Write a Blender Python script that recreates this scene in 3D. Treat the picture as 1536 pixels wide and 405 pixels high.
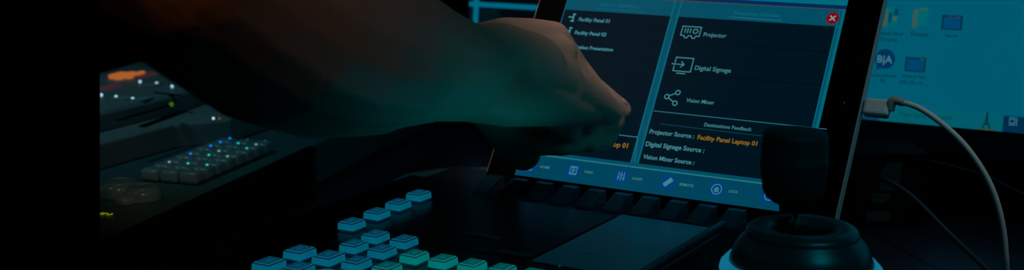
import bpy, bmesh, math, random
from mathutils import Vector, Matrix
random.seed(4)
for o in list(bpy.data.objects): bpy.data.objects.remove(o)
S = bpy.context.scene
COL = S.collection

# ---------------------------------------------------------------- camera
H0 = 1.005                      # eye height above the floor; desk top at 0.74
F = 1965.0                      # focal length in pixels of the 1536x405 frame
TH = math.radians(11.62)        # pitch down
cR = Vector((1, 0, 0)); cF = Vector((0, math.cos(TH), -math.sin(TH))); cU = Vector((0, math.sin(TH), math.cos(TH)))
EYE = Vector((0, 0, H0))
cd = bpy.data.cameras.new('camera'); cam = bpy.data.objects.new('camera', cd); COL.objects.link(cam)
cam.location = EYE; cam.rotation_euler = (math.pi/2 - TH, 0, 0)
cd.sensor_width = 36; cd.lens = F/1536*36; cd.clip_start = 0.02
cd.dof.use_dof = True; cd.dof.focus_distance = 0.80; cd.dof.aperture_fstop = 8.5
S.camera = cam
S.view_settings.view_transform = 'Standard'; S.view_settings.look = 'None'
S.view_settings.exposure = 0; S.view_settings.gamma = 1; S.view_settings.use_curve_mapping = False

w = bpy.data.worlds.new('world'); S.world = w; w.use_nodes = True
w.node_tree.nodes['Background'].inputs[0].default_value = (0.1, 0.5, 0.8, 1)
w.node_tree.nodes['Background'].inputs[1].default_value = 0.0004

def area(name, loc, target, size, col, watt, spread=180):
    l = bpy.data.lights.new(name, 'AREA'); l.size = size; l.color = col; l.energy = watt; l.spread = math.radians(spread)
    o = bpy.data.objects.new(name, l); COL.objects.link(o); o.location = loc
    o.rotation_euler = (Vector(target) - Vector(loc)).to_track_quat('-Z', 'Y').to_euler(); return o
def spot(name, loc, target, size, col, watt, ang, blend=1.0):
    l = bpy.data.lights.new(name, 'SPOT'); l.shadow_soft_size = size; l.color = col; l.energy = watt
    l.spot_size = math.radians(ang); l.spot_blend = blend
    o = bpy.data.objects.new(name, l); COL.objects.link(o); o.location = loc
    o.rotation_euler = (Vector(target) - Vector(loc)).to_track_quat('-Z', 'Y').to_euler(); return o
spot('warm_hand_fill', (-0.12, -0.05, 2.25), (0.030, 0.83, 1.04), 0.05, (1.0, 0.72, 0.63), 95.0, 9)  # unseen spot added to warm the back of the hand
area('teal_fill', (0.42, 0.25, 1.45), (0.14, 0.78, 0.88), 0.25, (0.0, 0.80, 1.0), 0.045, 40)  # added soft fill without a fixture, lifts hand, joystick and touch panel
spot('cool_left_fill', (-0.90, 0.50, 2.1), (-0.34, 1.06, 0.8), 0.10, (0.28, 0.86, 1.0), 11, 24)  # made-up cool spot, out of view, to brighten the left consoles
area('key_glow_fill', (0.025, 0.675, 0.787), (-0.05, 0.70, 0.99), 0.07, (0.0, 0.80, 1.0), 0.018, 130)  # added area light standing in for the glow of the lit keys
spot('cable_fill', (0.55, 0.45, 2.4), (0.31, 0.80, 0.94), 0.06, (1.0, 0.88, 0.86), 17.0, 8.5)  # unseen spot put in to lift the grey charging cable
spot('amber_arm_fill', (0.16, -0.30, 1.9), (-0.130, 0.52, 1.05), 0.1, (1.0, 0.42, 0.14), 13.0, 12)  # added amber spot with no real source, tints the dark forearm

# ---------------------------------------------------------------- pixel measurements turned into real positions
def ray(x, y): return cR*((x-768)/F) - cU*((y-202.5)/F) + cF
def at(x, y, d): return EYE + ray(x, y)*d                      # point at distance d along the view axis
def hz(x, y, z):                                               # point on the level plane z (measured from the eye)
    r = ray(x, y); return EYE + r*(z/r.z)
DESK = H0 - 0.265

# ---------------------------------------------------------------- materials
MATS = {}
def lin(c):
    c = c/255.0
    return c/12.92 if c <= 0.04045 else ((c+0.055)/1.055)**2.4
def mat(name, col, rough=0.5, metal=0.0, spec=0.5, noise=0.0, nscale=60, bump=0.0, bscale=400, sss=0.0):
    if name in MATS: return MATS[name]
    m = bpy.data.materials.new(name); m.use_nodes = True; nt = m.node_tree; b = nt.nodes['Principled BSDF']
    b.inputs['Base Color'].default_value = (*col, 1); b.inputs['Roughness'].default_value = rough
    b.inputs['Metallic'].default_value = metal; b.inputs['Specular IOR Level'].default_value = spec
    tc = nt.nodes.new('ShaderNodeTexCoord')
    if noise > 0:
        n = nt.nodes.new('ShaderNodeTexNoise'); n.inputs['Scale'].default_value = nscale; n.inputs['Detail'].default_value = 4
        r = nt.nodes.new('ShaderNodeMix'); r.data_type = 'RGBA'
        r.inputs[6].default_value = (*[c*(1-noise) for c in col], 1); r.inputs[7].default_value = (*[min(1, c*(1+noise)) for c in col], 1)
        nt.links.new(tc.outputs['Object'], n.inputs['Vector']); nt.links.new(n.outputs['Fac'], r.inputs[0]); nt.links.new(r.outputs[2], b.inputs['Base Color'])
    if bump > 0:
        n2 = nt.nodes.new('ShaderNodeTexNoise'); n2.inputs['Scale'].default_value = bscale; n2.inputs['Detail'].default_value = 5
        bp = nt.nodes.new('ShaderNodeBump'); bp.inputs['Strength'].default_value = bump; bp.inputs['Distance'].default_value = 0.001
        nt.links.new(tc.outputs['Object'], n2.inputs['Vector']); nt.links.new(n2.outputs['Fac'], bp.inputs['Height']); nt.links.new(bp.outputs['Normal'], b.inputs['Normal'])
    if sss > 0:
        b.inputs['Subsurface Weight'].default_value = sss; b.inputs['Subsurface Radius'].default_value = (0.006, 0.003, 0.002); b.inputs['Subsurface Scale'].default_value = 1
    MATS[name] = m; return m
def glow(name, rgb, k=1.0, rough=0.25, spec=0.15, var=0.0):
    """lit surface: rgb is the 8-bit colour it shows"""
    if name in MATS: return MATS[name]
    m = bpy.data.materials.new(name); m.use_nodes = True; nt = m.node_tree; b = nt.nodes['Principled BSDF']
    b.inputs['Base Color'].default_value = (0.004, 0.004, 0.005, 1); b.inputs['Roughness'].default_value = rough
    b.inputs['Specular IOR Level'].default_value = spec
    e = [lin(c)*k for c in rgb]
    b.inputs['Emission Color'].default_value = (*e, 1); b.inputs['Emission Strength'].default_value = 1
    if var > 0:
        tc = nt.nodes.new('ShaderNodeTexCoord'); n = nt.nodes.new('ShaderNodeTexNoise'); n.inputs['Scale'].default_value = 90
        r = nt.nodes.new('ShaderNodeMapRange'); r.inputs['From Min'].default_value = .3; r.inputs['From Max'].default_value = .7
        r.inputs['To Min'].default_value = 1-var; r.inputs['To Max'].default_value = 1+var
        nt.links.new(tc.outputs['Object'], n.inputs['Vector']); nt.links.new(n.outputs['Fac'], r.inputs['Value']); nt.links.new(r.outputs['Result'], b.inputs['Emission Strength'])
    MATS[name] = m; return m

black = mat('black_plastic', (0.012, 0.013, 0.016), 0.45, bump=0.15, bscale=900)
gloss = mat('gloss_black', (0.006, 0.006, 0.008), 0.16)
matte = mat('matte_black', (0.002, 0.002, 0.003), 0.8, spec=0.1)
rubber = mat('rubber_black', (0.02, 0.032, 0.036), 0.6, spec=0.3)
metal = mat('brushed_metal', (0.35, 0.33, 0.30), 0.35, metal=1.0)
skin = mat('skin', (0.40, 0.255, 0.19), 0.55, spec=0.3, noise=0.12, nscale=35, bump=0.35, bscale=260, sss=0.15)
nailm = mat('nail', (0.50, 0.33, 0.27), 0.3)
cablem = mat('grey_cable', (0.66, 0.64, 0.62), 0.5, noise=0.1, nscale=300)
slate = mat('slate_plastic', (0.22, 0.26, 0.27), 0.5, noise=0.15, nscale=20)
keyplastic = mat('clear_grey_plastic', (0.16, 0.30, 0.33), 0.25, noise=0.2, nscale=200)

# ---------------------------------------------------------------- object helpers
def link(name, me, m, parent=None, smooth=False):
    o = bpy.data.objects.new(name, me); COL.objects.link(o)
    if m is not None:
        for mm in (m if isinstance(m, (list, tuple)) else [m]): me.materials.append(mm)
    if parent is not None: o.parent = parent
    if smooth:
        for p in me.polygons: p.use_smooth = True
    return o
def from_bm(name, bm, m, parent=None, smooth=False):
    me = bpy.data.meshes.new(name); bm.normal_update(); bm.to_mesh(me); bm.free(); return link(name, me, m, parent, smooth)
def thing(name, label, cat, M, group=None):
    o = bpy.data.objects.new(name, None); COL.objects.link(o); o.matrix_world = M
    o.empty_display_size = 0.02
    tag(o, label, cat, group); return o
def tag(o, label, cat, group=None):
    o['label'] = label; o['category'] = cat
    if group: o['group'] = group
    return o
def frame(origin, u, v, n=None):
    u = Vector(u).normalized(); v = Vector(v).normalized(); n = u.cross(v).normalized(); v = n.cross(u)
    return Matrix(((u.x, v.x, n.x, origin[0]), (u.y, v.y, n.y, origin[1]), (u.z, v.z, n.z, origin[2]), (0, 0, 0, 1)))
def bm_box(bm, x0, x1, y0, y1, z0, z1, bev=0.0, seg=2, mi=0, taper=0.0):
    t = taper
    vs = [bm.verts.new(p) for p in ((x0, y0, z0), (x1, y0, z0), (x1, y1, z0), (x0, y1, z0), (x0+t, y0+t, z1), (x1-t, y0+t, z1), (x1-t, y1-t, z1), (x0+t, y1-t, z1))]
    fs = [bm.faces.new([vs[i] for i in f]) for f in ((3, 2, 1, 0), (4, 5, 6, 7), (0, 1, 5, 4), (1, 2, 6, 5), (2, 3, 7, 6), (3, 0, 4, 7))]
    for f in fs: f.material_index = mi
    if bev > 0:
        es = set(e for f in fs for e in f.edges)
        bmesh.ops.bevel(bm, geom=list(es), offset=bev, segments=seg, profile=0.5, affect='EDGES')
    return fs
def box(name, dims, m, parent=None, bev=0.0, seg=2, taper=0.0):
    bm = bmesh.new(); bm_box(bm, *dims, bev=bev, seg=seg, taper=taper); return from_bm(name, bm, m, parent)
def lathe(name, prof, m, parent=None, n=64, center=(0, 0), mis=None):
    bm = bmesh.new(); rings = []
    for r, z in prof:
        if r < 1e-6: rings.append([bm.verts.new((center[0], center[1], z))])
        else: rings.append([bm.verts.new((center[0]+r*math.cos(2*math.pi*i/n), center[1]+r*math.sin(2*math.pi*i/n), z)) for i in range(n)])
    for k in range(len(rings)-1):
        a, b = rings[k], rings[k+1]
        for i in range(n):
            j = (i+1) % n
            if len(a) == 1 and len(b) == 1: continue
            if len(a) == 1: f = bm.faces.new((a[0], b[i], b[j]))
            elif len(b) == 1: f = bm.faces.new((a[j], a[i], b[0]))
            else: f = bm.faces.new((a[j], a[i], b[i], b[j]))
            if mis: f.material_index = mis[k]
    bmesh.ops.recalc_face_normals(bm, faces=bm.faces)
    return from_bm(name, bm, m, parent, smooth=True)
def tube(name, pts, r, m, parent=None, n=12, sub=8, radii=None):
    """smooth tube along points (catmull-rom)"""
    P = [Vector(p) for p in pts]; Q = []; RR = []
    R0 = radii or [r]*len(P)
    for i in range(len(P)-1):
        p0 = P[max(i-1, 0)]; p1 = P[i]; p2 = P[i+1]; p3 = P[min(i+2, len(P)-1)]
        for k in range(sub):
            t = k/sub; Q.append(0.5*((2*p1)+(p2-p0)*t+(2*p0-5*p1+4*p2-p3)*t*t+(3*p1-p0-3*p2+p3)*t**3)); RR.append(R0[i]*(1-t)+R0[i+1]*t)
    Q.append(P[-1]); RR.append(R0[-1])
    bm = bmesh.new(); prev = None; T0 = (Q[1]-Q[0]).normalized(); up = Vector((0, 0, 1)) if abs(T0.z) < .9 else Vector((1, 0, 0)); N = T0.cross(up).normalized(); rings = []
    for i, q in enumerate(Q):
        T = (Q[min(i+1, len(Q)-1)]-Q[max(i-1, 0)]).normalized(); N = (N - T*N.dot(T)).normalized(); B = T.cross(N)
        rings.append([bm.verts.new(q+N*RR[i]*math.cos(2*math.pi*k/n)+B*RR[i]*math.sin(2*math.pi*k/n)) for k in range(n)])
    for a, b in zip(rings, rings[1:]):
        for k in range(n): bm.faces.new((a[k], a[(k+1) % n], b[(k+1) % n], b[k]))
    bm.faces.new(rings[0][::-1]); bm.faces.new(rings[-1])
    bmesh.ops.recalc_face_normals(bm, faces=bm.faces)
    return from_bm(name, bm, m, parent, smooth=True)
def struct(o): o['kind'] = 'structure'; return o

# flat drawing on a lit screen: everything is in the screen's own metres (x right, y up), layer = height over the glass
def rect(name, x0, x1, y0, y1, m, parent, layer=1, skew=0):
    z = layer*0.00006
    bm = bmesh.new(); bm.faces.new([bm.verts.new(p) for p in ((x0, y0, z), (x1, y0, z), (x1, y1, z), (x0, y1, z))]); return from_bm(name, bm, m, parent)
def strokes(name, lines, wd, m, parent, layer=2, extra=None):
    """poly-lines of width wd (closed if first == last) plus filled discs"""
    z = layer*0.00006; bm = bmesh.new()
    for ln in lines:
        for (a, b) in zip(ln, ln[1:]):
            a = Vector((*a, z)); b = Vector((*b, z)); d = (b-a)
            if d.length < 1e-9: continue
            d.normalize(); s = Vector((-d.y, d.x, 0))*wd/2; e = d*wd*0.35
            bm.faces.new([bm.verts.new(p) for p in (a-e-s, b+e-s, b+e+s, a-e+s)])
            z += 1e-7
    for (cx, cy, r) in (extra or []):
        bm.faces.new([bm.verts.new((cx+r*math.cos(k*math.pi/10), cy+r*math.sin(k*math.pi/10), z)) for k in range(20)])
    return from_bm(name, bm, m, parent)
def circ(cx, cy, r, n=20, a0=0, a1=360): return [(cx+r*math.cos(math.radians(a0+(a1-a0)*k/n)), cy+r*math.sin(math.radians(a0+(a1-a0)*k/n))) for k in range(n+1)]
def disc(name, cx, cy, r, m, parent, layer=2, ry=None):
    z = layer*0.00006; bm = bmesh.new(); bm.faces.new([bm.verts.new((cx+r*math.cos(k*math.pi/16), cy+(ry or r)*math.sin(k*math.pi/16), z)) for k in range(32)]); return from_bm(name, bm, m, parent)
def rrect(name, x0, x1, y0, y1, r, m, parent, layer=2):
    z = layer*0.00006; pts = []
    for cx, cy, a in ((x1-r, y1-r, 0), (x0+r, y1-r, 90), (x0+r, y0+r, 180), (x1-r, y0+r, 270)):
        pts += [(cx+r*math.cos(math.radians(a+k*18)), cy+r*math.sin(math.radians(a+k*18)), z) for k in range(6)]
    bm = bmesh.new(); bm.faces.new([bm.verts.new(p) for p in pts]); return from_bm(name, bm, m, parent)
def text(name, s, x0, x1, ybase, m, parent, layer=3, bold=0.012, height=None, shear=0.0):
    """lettering fitted between x0 and x1, standing on ybase"""
    c = bpy.data.curves.new('lettering', 'FONT'); c.body = s; c.size = 1; c.offset = bold; c.shear = shear; c.resolution_u = 3
    t = bpy.data.objects.new('lettering', c); COL.objects.link(t); bpy.context.view_layer.update()
    me = bpy.data.meshes.new_from_object(t.evaluated_get(bpy.context.evaluated_depsgraph_get())); bpy.data.objects.remove(t)
    xs = [v.co.x for v in me.vertices]; a, b = min(xs), max(xs); k = (x1-x0)/(b-a); ky = height/0.7 if height else k
    for v in me.vertices: v.co = Vector((x0+(v.co.x-a)*k, ybase+v.co.y*ky, layer*0.00006))
    return link(name, me, m, parent)

# ================================================================= THE ROOM
wallm = mat('dark_wall_paint', (0.010, 0.011, 0.014), 0.9, noise=0.2, nscale=3, spec=0.1)
floorm = mat('dark_carpet', (0.008, 0.008, 0.010), 0.95, noise=0.4, nscale=200, spec=0.1)
struct(box('floor', (-3, 3, -1.5, 4, -0.1, 0), floorm))
struct(box('ceiling', (-3, 3, -1.5, 4, 2.7, 2.8), wallm))
struct(box('wall_back', (-3, 3, 4, 4.1, 0, 2.7), wallm))
struct(box('wall_left', (-3.1, -3, -1.5, 4, 0, 2.7), wallm))
struct(box('wall_right', (3, 3.1, -1.5, 4, 0, 2.7), wallm))

# desk
deskm = mat('navy_laminate', (0.006, 0.008, 0.018), 0.35, noise=0.3, nscale=8)
dk = thing('studio_desk', 'long dark navy desk that carries the consoles, tablet and monitors', 'desk', Matrix.Translation((0, 1.1, 0)))
box('desk_top', (-1.0, 1.1, -0.72, 0.85, DESK-0.03, DESK), deskm, dk, bev=0.003)
for sx in (-0.95, 0.98):
    for sy in (-0.66, 0.74):
        box('leg', (sx, sx+0.06, sy, sy+0.06, 0.0, DESK-0.03), matte, dk, bev=0.003)

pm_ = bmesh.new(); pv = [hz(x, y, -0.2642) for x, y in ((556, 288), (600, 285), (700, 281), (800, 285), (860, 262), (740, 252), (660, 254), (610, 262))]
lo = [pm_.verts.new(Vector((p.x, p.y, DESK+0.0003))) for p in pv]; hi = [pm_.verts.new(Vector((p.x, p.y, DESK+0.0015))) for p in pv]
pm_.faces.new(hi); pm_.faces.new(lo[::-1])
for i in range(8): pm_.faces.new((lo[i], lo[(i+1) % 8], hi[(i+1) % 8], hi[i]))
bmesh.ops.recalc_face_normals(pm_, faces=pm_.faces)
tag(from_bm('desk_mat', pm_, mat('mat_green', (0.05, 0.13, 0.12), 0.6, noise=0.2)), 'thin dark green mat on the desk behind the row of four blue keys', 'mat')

# ================================================================= TABLET
tu = Vector((0.85759, -0.51433, 0)); tv = Vector((0.27947, 0.46591, 0.83954)); TO = EYE + Vector((0.00188, 0.89952, -0.21358))
TM = frame(TO, tu, tv); tn = tu.cross(tv).normalized()
def tuv(x, y):
    r = ray(x, y); t = (TO-EYE).dot(tn)/r.dot(tn); p = EYE + r*t - TO; return p.dot(tu), p.dot(tv)
tablet = thing('tablet', 'tablet with a black border and lit control app, touched by the pointing finger', 'tablet', TM)
tb = bmesh.new()
# body as rounded slab
def rounded_slab(bm, x0, x1, y0, y1, r, z0, z1, bev):
    pts = []
    for cx, cy, a in ((x1-r, y1-r, 0), (x0+r, y1-r, 90), (x0+r, y0+r, 180), (x1-r, y0+r, 270)):
        pts += [(cx+r*math.cos(math.radians(a+k*15)), cy+r*math.sin(math.radians(a+k*15))) for k in range(7)]
    lo = [bm.verts.new((x, y, z0)) for x, y in pts]; hi = [bm.verts.new((x, y, z1)) for x, y in pts]
    n = len(pts); f1 = bm.faces.new(hi); f0 = bm.faces.new(lo[::-1])
    for i in range(n): bm.faces.new((lo[i], lo[(i+1) % n], hi[(i+1) % n], hi[i]))
    if bev: bmesh.ops.bevel(bm, geom=list(f1.edges)+list(f0.edges), offset=bev, segments=3, profile=0.5, affect='EDGES')
rounded_slab(tb, -0.0235, 0.2305, -0.0105, 0.1655, 0.010, -0.0078, -0.0007, 0.0012)
from_bm('body', tb, mat('tablet_aluminium', (0.55, 0.54, 0.53), 0.4, metal=0.2), tablet)
tb = bmesh.new(); rounded_slab(tb, -0.0229, 0.2299, -0.0099, 0.1649, 0.0095, -0.0007, -0.0001, 0)
from_bm('glass_border', tb, mat('tablet_glass', (0.001, 0.001, 0.002), 0.30, spec=0.12), tablet)
lathe('home_button', [(0, 0.0001), (0.0052, 0.0001), (0.0056, 0.0003), (0.006, 0.0)], gloss, tablet, center=(-0.0116, 0.0775), n=32)
lathe('front_camera', [(0, 0.0002), (0.0013, 0.0002), (0.0016, 0.0)], gloss, tablet, center=(0.2185, 0.0775), n=24)
bm = bmesh.new(); bm_box(bm, 0.2301, 0.2308, 0.0735, 0.0820, -0.0055, -0.0025, 0.0003); from_bm('charging_port', bm, gloss, tablet)

g_back = glow('ui_teal', (0, 76, 98)); g_dark = glow('ui_panel', (0, 19, 30), spec=0.05); g_bar = glow('ui_bar', (0, 67, 92))
g_edge = glow('ui_edge', (0, 98, 118)); g_line = glow('ui_line', (40, 112, 128)); g_txt = glow('ui_text', (62, 128, 140)); g_icon = glow('ui_icon', (60, 130, 142))
g_orange = glow('ui_orange', (142, 99, 26)); g_org_line = glow('ui_orange_line', (70, 66, 40)); g_navy = glow('ui_navy', (0, 40, 92))
g_red = glow('ui_red', (120, 6, 14)); g_white = glow('ui_white', (120, 150, 160)); g_faint = glow('ui_faint', (12, 98, 116)); g_btn = glow('ui_button_blue', (0, 62, 118))
g_smalltxt = glow('ui_small_text', (70, 125, 135)); g_sep = glow('ui_separator', (0, 13, 22)); g_hi = glow('ui_top', (0, 104, 122))
screen = rect('screen', 0, 0.207, 0, 0.155, g_back, tablet, layer=0)
# top strip of the app behind the pop-up
rect('title_strip', 0, 0.207, 0.1468, 0.155, g_hi, screen, 1)
rect('title_strip', 0, 0.207, 0.1440, 0.1468, g_navy, screen, 1)
rect('divider_line', 0, 0.207, 0.1434, 0.1440, g_org_line, screen, 2)
# menu bar at the bottom
barY = 0.0165
rect('menu_bar', 0, 0.207, 0, barY, g_bar, screen, 1)
rect('divider_line', 0.0, 0.207, barY, barY+0.0009, g_line, screen, 2)
# list panels
def uvline(name, a, b, wd, m, layer=3):
    A = tuv(*a); B = tuv(*b); return strokes(name, [[A, B]], wd, m, screen, layer)
PT = 0.1312
SL = tuv(1006, 24)[0]; SR = tuv(1018, 25)[0]; PB = 0.0198
XR = tuv(1253, 41)[0]
rect('list_panel', 0.0006, SL, PB, PT, g_dark, screen, 1)
rect('list_panel', SR, XR, PB, PT, g_dark, screen, 1)
rect('panel_edge', SL, SL+0.0010, PB, 0.1438, g_edge, screen, 2)
rect('panel_edge', SR-0.0012, SR-0.0002, PB, 0.1438, g_edge, screen, 2)
rect('panel_edge', XR, XR+0.0008, barY, 0.1438, g_edge, screen, 2)
rect('panel_edge', 0.205, 0.207, 0.0, 0.1438, g_edge, screen, 2)
rect('panel_edge', 0.0, 0.0006, PB, 0.1438, g_edge, screen, 2)
for yy in (72, 122):
    v = tuv(1150, yy)[1]; rect('separator', SR+0.001, XR-0.001, v, v+0.0008, g_sep, screen, 2)
for yy in (40, 62, 84, 118, 150):
    v = tuv(930, yy)[1]; rect('separator', 0.002, SL-0.001, v, v+0.0005, g_sep, screen, 2)
def T(name, s, pl, pr, m, bold=0.012, hpx=None, label=None, shear=0.0, layer=4):
    """pl, pr: base-line end points in the photograph"""
    a = tuv(*pl); b = tuv(*pr); yb = (a[1]+b[1])/2
    o = text(name, s, a[0], b[0], yb, m, screen, layer, bold, shear=shear)
    if label: o['label'] = label
    return o
T('caption', 'Facility Panel 01', (868, 31), (914, 35), g_txt, 0.03)
T('caption', 'Facility Panel 02', (862, 51), (909, 55), g_txt, 0.03)
T('caption', 'Wireless Presentation', (857, 72), (919, 77.5), g_txt, 0.03)
T('heading', 'Source Selection', (899, 9), (958, 13), g_faint, 0.0)
uvline('divider_line', (895, 13), (965, 18), 0.0004, g_faint)
T('heading', 'Destination Selection', (1101, 21.5), (1169, 26.5), g_faint, 0.01)
uvline('divider_line', (1094, 25.5), (1172, 31), 0.0004, g_line)
T('caption', 'Projector', (1055, 54.5), (1089, 57), g_txt)
T('caption', 'Digital Signage', (1042, 105), (1096, 109), g_txt)
T('caption', 'Vision Mixer', (1029, 153), (1071, 157), g_txt)
uvline('divider_line', (981, 166.5), (1240, 194), 0.0005, g_line)
T('heading', 'Destinations Feedback', (1056, 189), (1127, 197.5), g_txt)
uvline('divider_line', (991, 186), (1235, 215), 0.0004, glow('ui_dim_line', (10, 72, 86)))
T('caption', 'Projector Source :', (974, 200), (1041, 208), g_txt, 0.025)
T('caption', 'Facility Panel Laptop 01', (1046, 208.5), (1135, 219.5), g_orange, 0.02, label='orange source name in the feedback box')
T('caption', 'Digital Signage Source :', (968, 219), (1056, 229), g_txt, 0.025)
T('caption', 'Vision Mixer Source :', (964, 238), (1041, 247), g_txt, 0.025)
T('caption', 'Facility Panel Laptop 01', (850, 211), (941, 223), g_orange, 0.02, label='orange source name behind the fingers')
uvline('divider_line', (874, 196), (957, 206), 0.0005, g_txt)
uvline('divider_line', (957, 206), (952, 243), 0.0004, g_line)
for s, x0, x1, y in (('Laptop 01', 858, 893, 119),):
    T('caption', s, (x0, y-3), (x1, y), g_txt, 0.02)

# icons in the lists
def source_icon(px, py):
    x, y = tuv(px, py); k = 0.0034
    strokes('source_icon', [[(x-k*.8, y+k*.1), (x+k*.3, y+k*.1)], [(x+k*.3, y+k*.9), (x+k*.3, y-k*.9)], [(x+k*.1, y+k*.8), (x+k*.6, y+k*.8)], [(x-.1*k, y-k*.8), (x+k*.5, y-k*.8)]], 0.0011, g_icon, screen, 3)
for p in ((858.5, 26.5), (853, 47), (848.5, 68)): source_icon(*p)
def box_pts(x0, x1, y0, y1): return [(x0, y0), (x1, y0), (x1, y1), (x0, y1), (x0, y0)]
# projector
ax, ay = tuv(1020, 57); bx, by = tuv(1052, 41)
cxx, cy = tuv(1036.5, 48); W = 0.0138; Hh = 0.0080; ax = cxx-W/2
strokes('projector_icon', [[(ax, cy-Hh*.38), (ax, cy+Hh*.5), (ax+W, cy+Hh*.5), (ax+W, cy-Hh*.38), (ax+W*.82, cy-Hh*.38), (ax+W*.76, cy-Hh*.6), (ax+W*.64, cy-Hh*.6), (ax+W*.58, cy-Hh*.38), (ax+W*.42, cy-Hh*.38), (ax+W*.36, cy-Hh*.6), (ax+W*.24, cy-Hh*.6), (ax+W*.18, cy-Hh*.38), (ax, cy-Hh*.38)],
    [(ax+W*.18, cy-Hh*.1), (ax+W*.18, cy+Hh*.3)], [(ax+W*.32, cy-Hh*.1), (ax+W*.32, cy+Hh*.3)], [(ax+W*.46, cy-Hh*.1), (ax+W*.46, cy+Hh*.3)], circ(ax+W*.74, cy+Hh*.08, Hh*.21)], 0.0007, g_icon, screen, 3)
# signage
ax, ay = tuv(1004, 106); bx, by = tuv(1040, 88); cxx, cy = tuv(1024, 97); W = 0.0140; Hh = 0.0102; ax = cxx-W/2
strokes('signage_icon', [[(ax+W*.08, cy+Hh*.1), (ax+W*.08, cy+Hh*.5), (ax+W, cy+Hh*.5), (ax+W, cy-Hh*.5), (ax+W*.08, cy-Hh*.5), (ax+W*.08, cy-Hh*.12)],
    [(ax-W*.06, cy), (ax+W*.58, cy)], [(ax+W*.42, cy+Hh*.2), (ax+W*.58, cy), (ax+W*.42, cy-Hh*.2)], [(ax+W*.3, cy-Hh*.66), (ax+W*.75, cy-Hh*.66)]], 0.0007, g_icon, screen, 3)
# mixer (share) icon
p1 = tuv(1000.5, 145); p2 = tuv(1017, 139); p3 = tuv(1012.5, 155)
r = 0.0016
def short(a, b):
    d = Vector((b[0]-a[0], b[1]-a[1])); L = d.length; d /= L; return [(a[0]+d.x*r, a[1]+d.y*r), (b[0]-d.x*r, b[1]-d.y*r)]
strokes('mixer_icon', [circ(*p1, r), circ(*p2, r), circ(*p3, r), short(p1, p2), short(p1, p3)], 0.0007, g_icon, screen, 3)
# close button
cx, cy = tuv(1249, 27.5)
disc('close_button', cx, cy, 0.0043, g_red, screen, 3)
strokes('close_cross', [[(cx-.0016, cy-.0016), (cx+.0016, cy+.0016)], [(cx-.0016, cy+.0016), (cx+.0016, cy-.0016)]], 0.0009, g_white, screen, 5)
# menu buttons
for (px, py, s, tl, tr, kind) in ((795, 249, 'HOME', (810, 252), (824, 253.5), 'home'), (860.5, 255.5, 'VIDEO', (876, 259), (889, 261), 'video'), (932, 264.5, 'AUDIO', (948, 269), (963, 271), 'audio'),
                            (1002, 273.5, 'REMOTE', (1019, 278.5), (1040, 281), 'remote'), (1075, 284, 'LOCK', (1093, 288.5), (1107, 290.5), 'lock'), (1154, 294, 'POWER', (1172, 299), (1190, 301), 'power')):
    x, y = tuv(px, py); q = 0.0052
    rrect('menu_button', x-q, x+q, y-q, y+q, 0.0035, g_btn, screen, 2)
    if kind == 'home': ls = [[(x-.003, y-.0002), (x, y+.003), (x+.003, y-.0002)], [(x-.002, y), (x-.002, y-.003)], [(x+.002, y), (x+.002, y-.003)], [(x-.002, y-.003), (x+.002, y-.003)]]
    elif kind == 'video': ls = [box_pts(x-.0026, x+.0026, y-.0030, y+.0026), [(x-.0008, y-.0012), (x-.0008, y+.001), (x+.0012, y), (x-.0008, y-.0012)], [(x-.0026, y-.0022), (x+.0026, y-.0022)], [(x-.0026, y+.0019), (x+.0026, y+.0019)]]
    elif kind == 'audio': ls = [[(x+d, y-.0028), (x+d, y+.0028)] for d in (-.002, 0, .002)] + [[(x-.0027, y-.0008), (x-.0013, y-.0008)], [(x-.0007, y+.001), (x+.0007, y+.001)], [(x+.0013, y-.0012), (x+.0027, y-.0012)]]
    elif kind == 'remote': ls = [[(x-.0022, y-.0022), (x+.0022, y+.0022)], [(x-.0022+.0008, y-.0022-.0006), (x+.0022+.0008, y+.0022-.0006)], [(x-.0022-.0006, y-.0022+.0008), (x+.0022-.0006, y+.0022+.0008)]]
    elif kind == 'lock': ls = [circ(x, y, .0034, 16), box_pts(x-.0012, x+.0012, y-.0016, y+.0002), circ(x, y+.0003, .0010, 8, 0, 180), [(x-.0012, y-.0007), (x+.0012, y-.0007)]]
    else: ls = [circ(x, y, .0030, 16, 120, 420), [(x, y+.0008), (x, y+.0034)]]
    strokes(kind+'_icon', ls, 0.0011 if kind == 'remote' else 0.0006, g_icon, screen, 4)
    T('caption', s, tl, tr, g_smalltxt, 0.01)

# charging cable, plugged into the tablet's right edge
P0 = TO + tu*0.2310 + tv*0.0778 - tn*0.0040
def cab(x, y):     # the cable hangs in the upright plane through the plug that runs along the tablet
    nn = tu.cross(Vector((0, 0, 1))).normalized(); rr = ray(x, y); return EYE + rr*((P0-EYE).dot(nn)/rr.dot(nn))
usb = thing('charging_cable', 'pale grey cable arching from its plug in the right edge of the tablet', 'cable', Matrix.Translation(P0))
def loc(p, root): return root.matrix_world.inverted() @ p
pm = frame(P0 + tu*0.0006, tu, tv)
bm = bmesh.new(); bm_box(bm, 0.0, 0.0165, -0.0058, 0.0058, -0.0038, 0.0038, 0.0022, 3)
bmesh.ops.transform(bm, matrix=usb.matrix_world.inverted() @ pm, verts=bm.verts); from_bm('plug', bm, cablem, usb)
q0 = P0 + tu*0.0165
tube('strain_relief', [loc(p, usb) for p in (q0, cab(1340, 151), cab(1356, 154.5))], 0.0028, mat('relief_grey', (0.34, 0.32, 0.30), 0.6), usb, radii=[0.0034, 0.0029, 0.0023])
tube('cord', [loc(p, usb) for p in [cab(x, y) for x, y in ((1352, 153.5), (1366, 157), (1384, 165), (1410, 183), (1439, 209), (1462, 237), (1482, 270), (1496, 305), (1505, 345), (1509, 385))]] + [Vector(loc(cab(1512, 430), usb)), Vector(loc(hz(1530, 478, -0.2632), usb)), Vector(loc(hz(1580, 500, -0.2632), usb))], 0.0018, cablem, usb, n=14)

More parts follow.
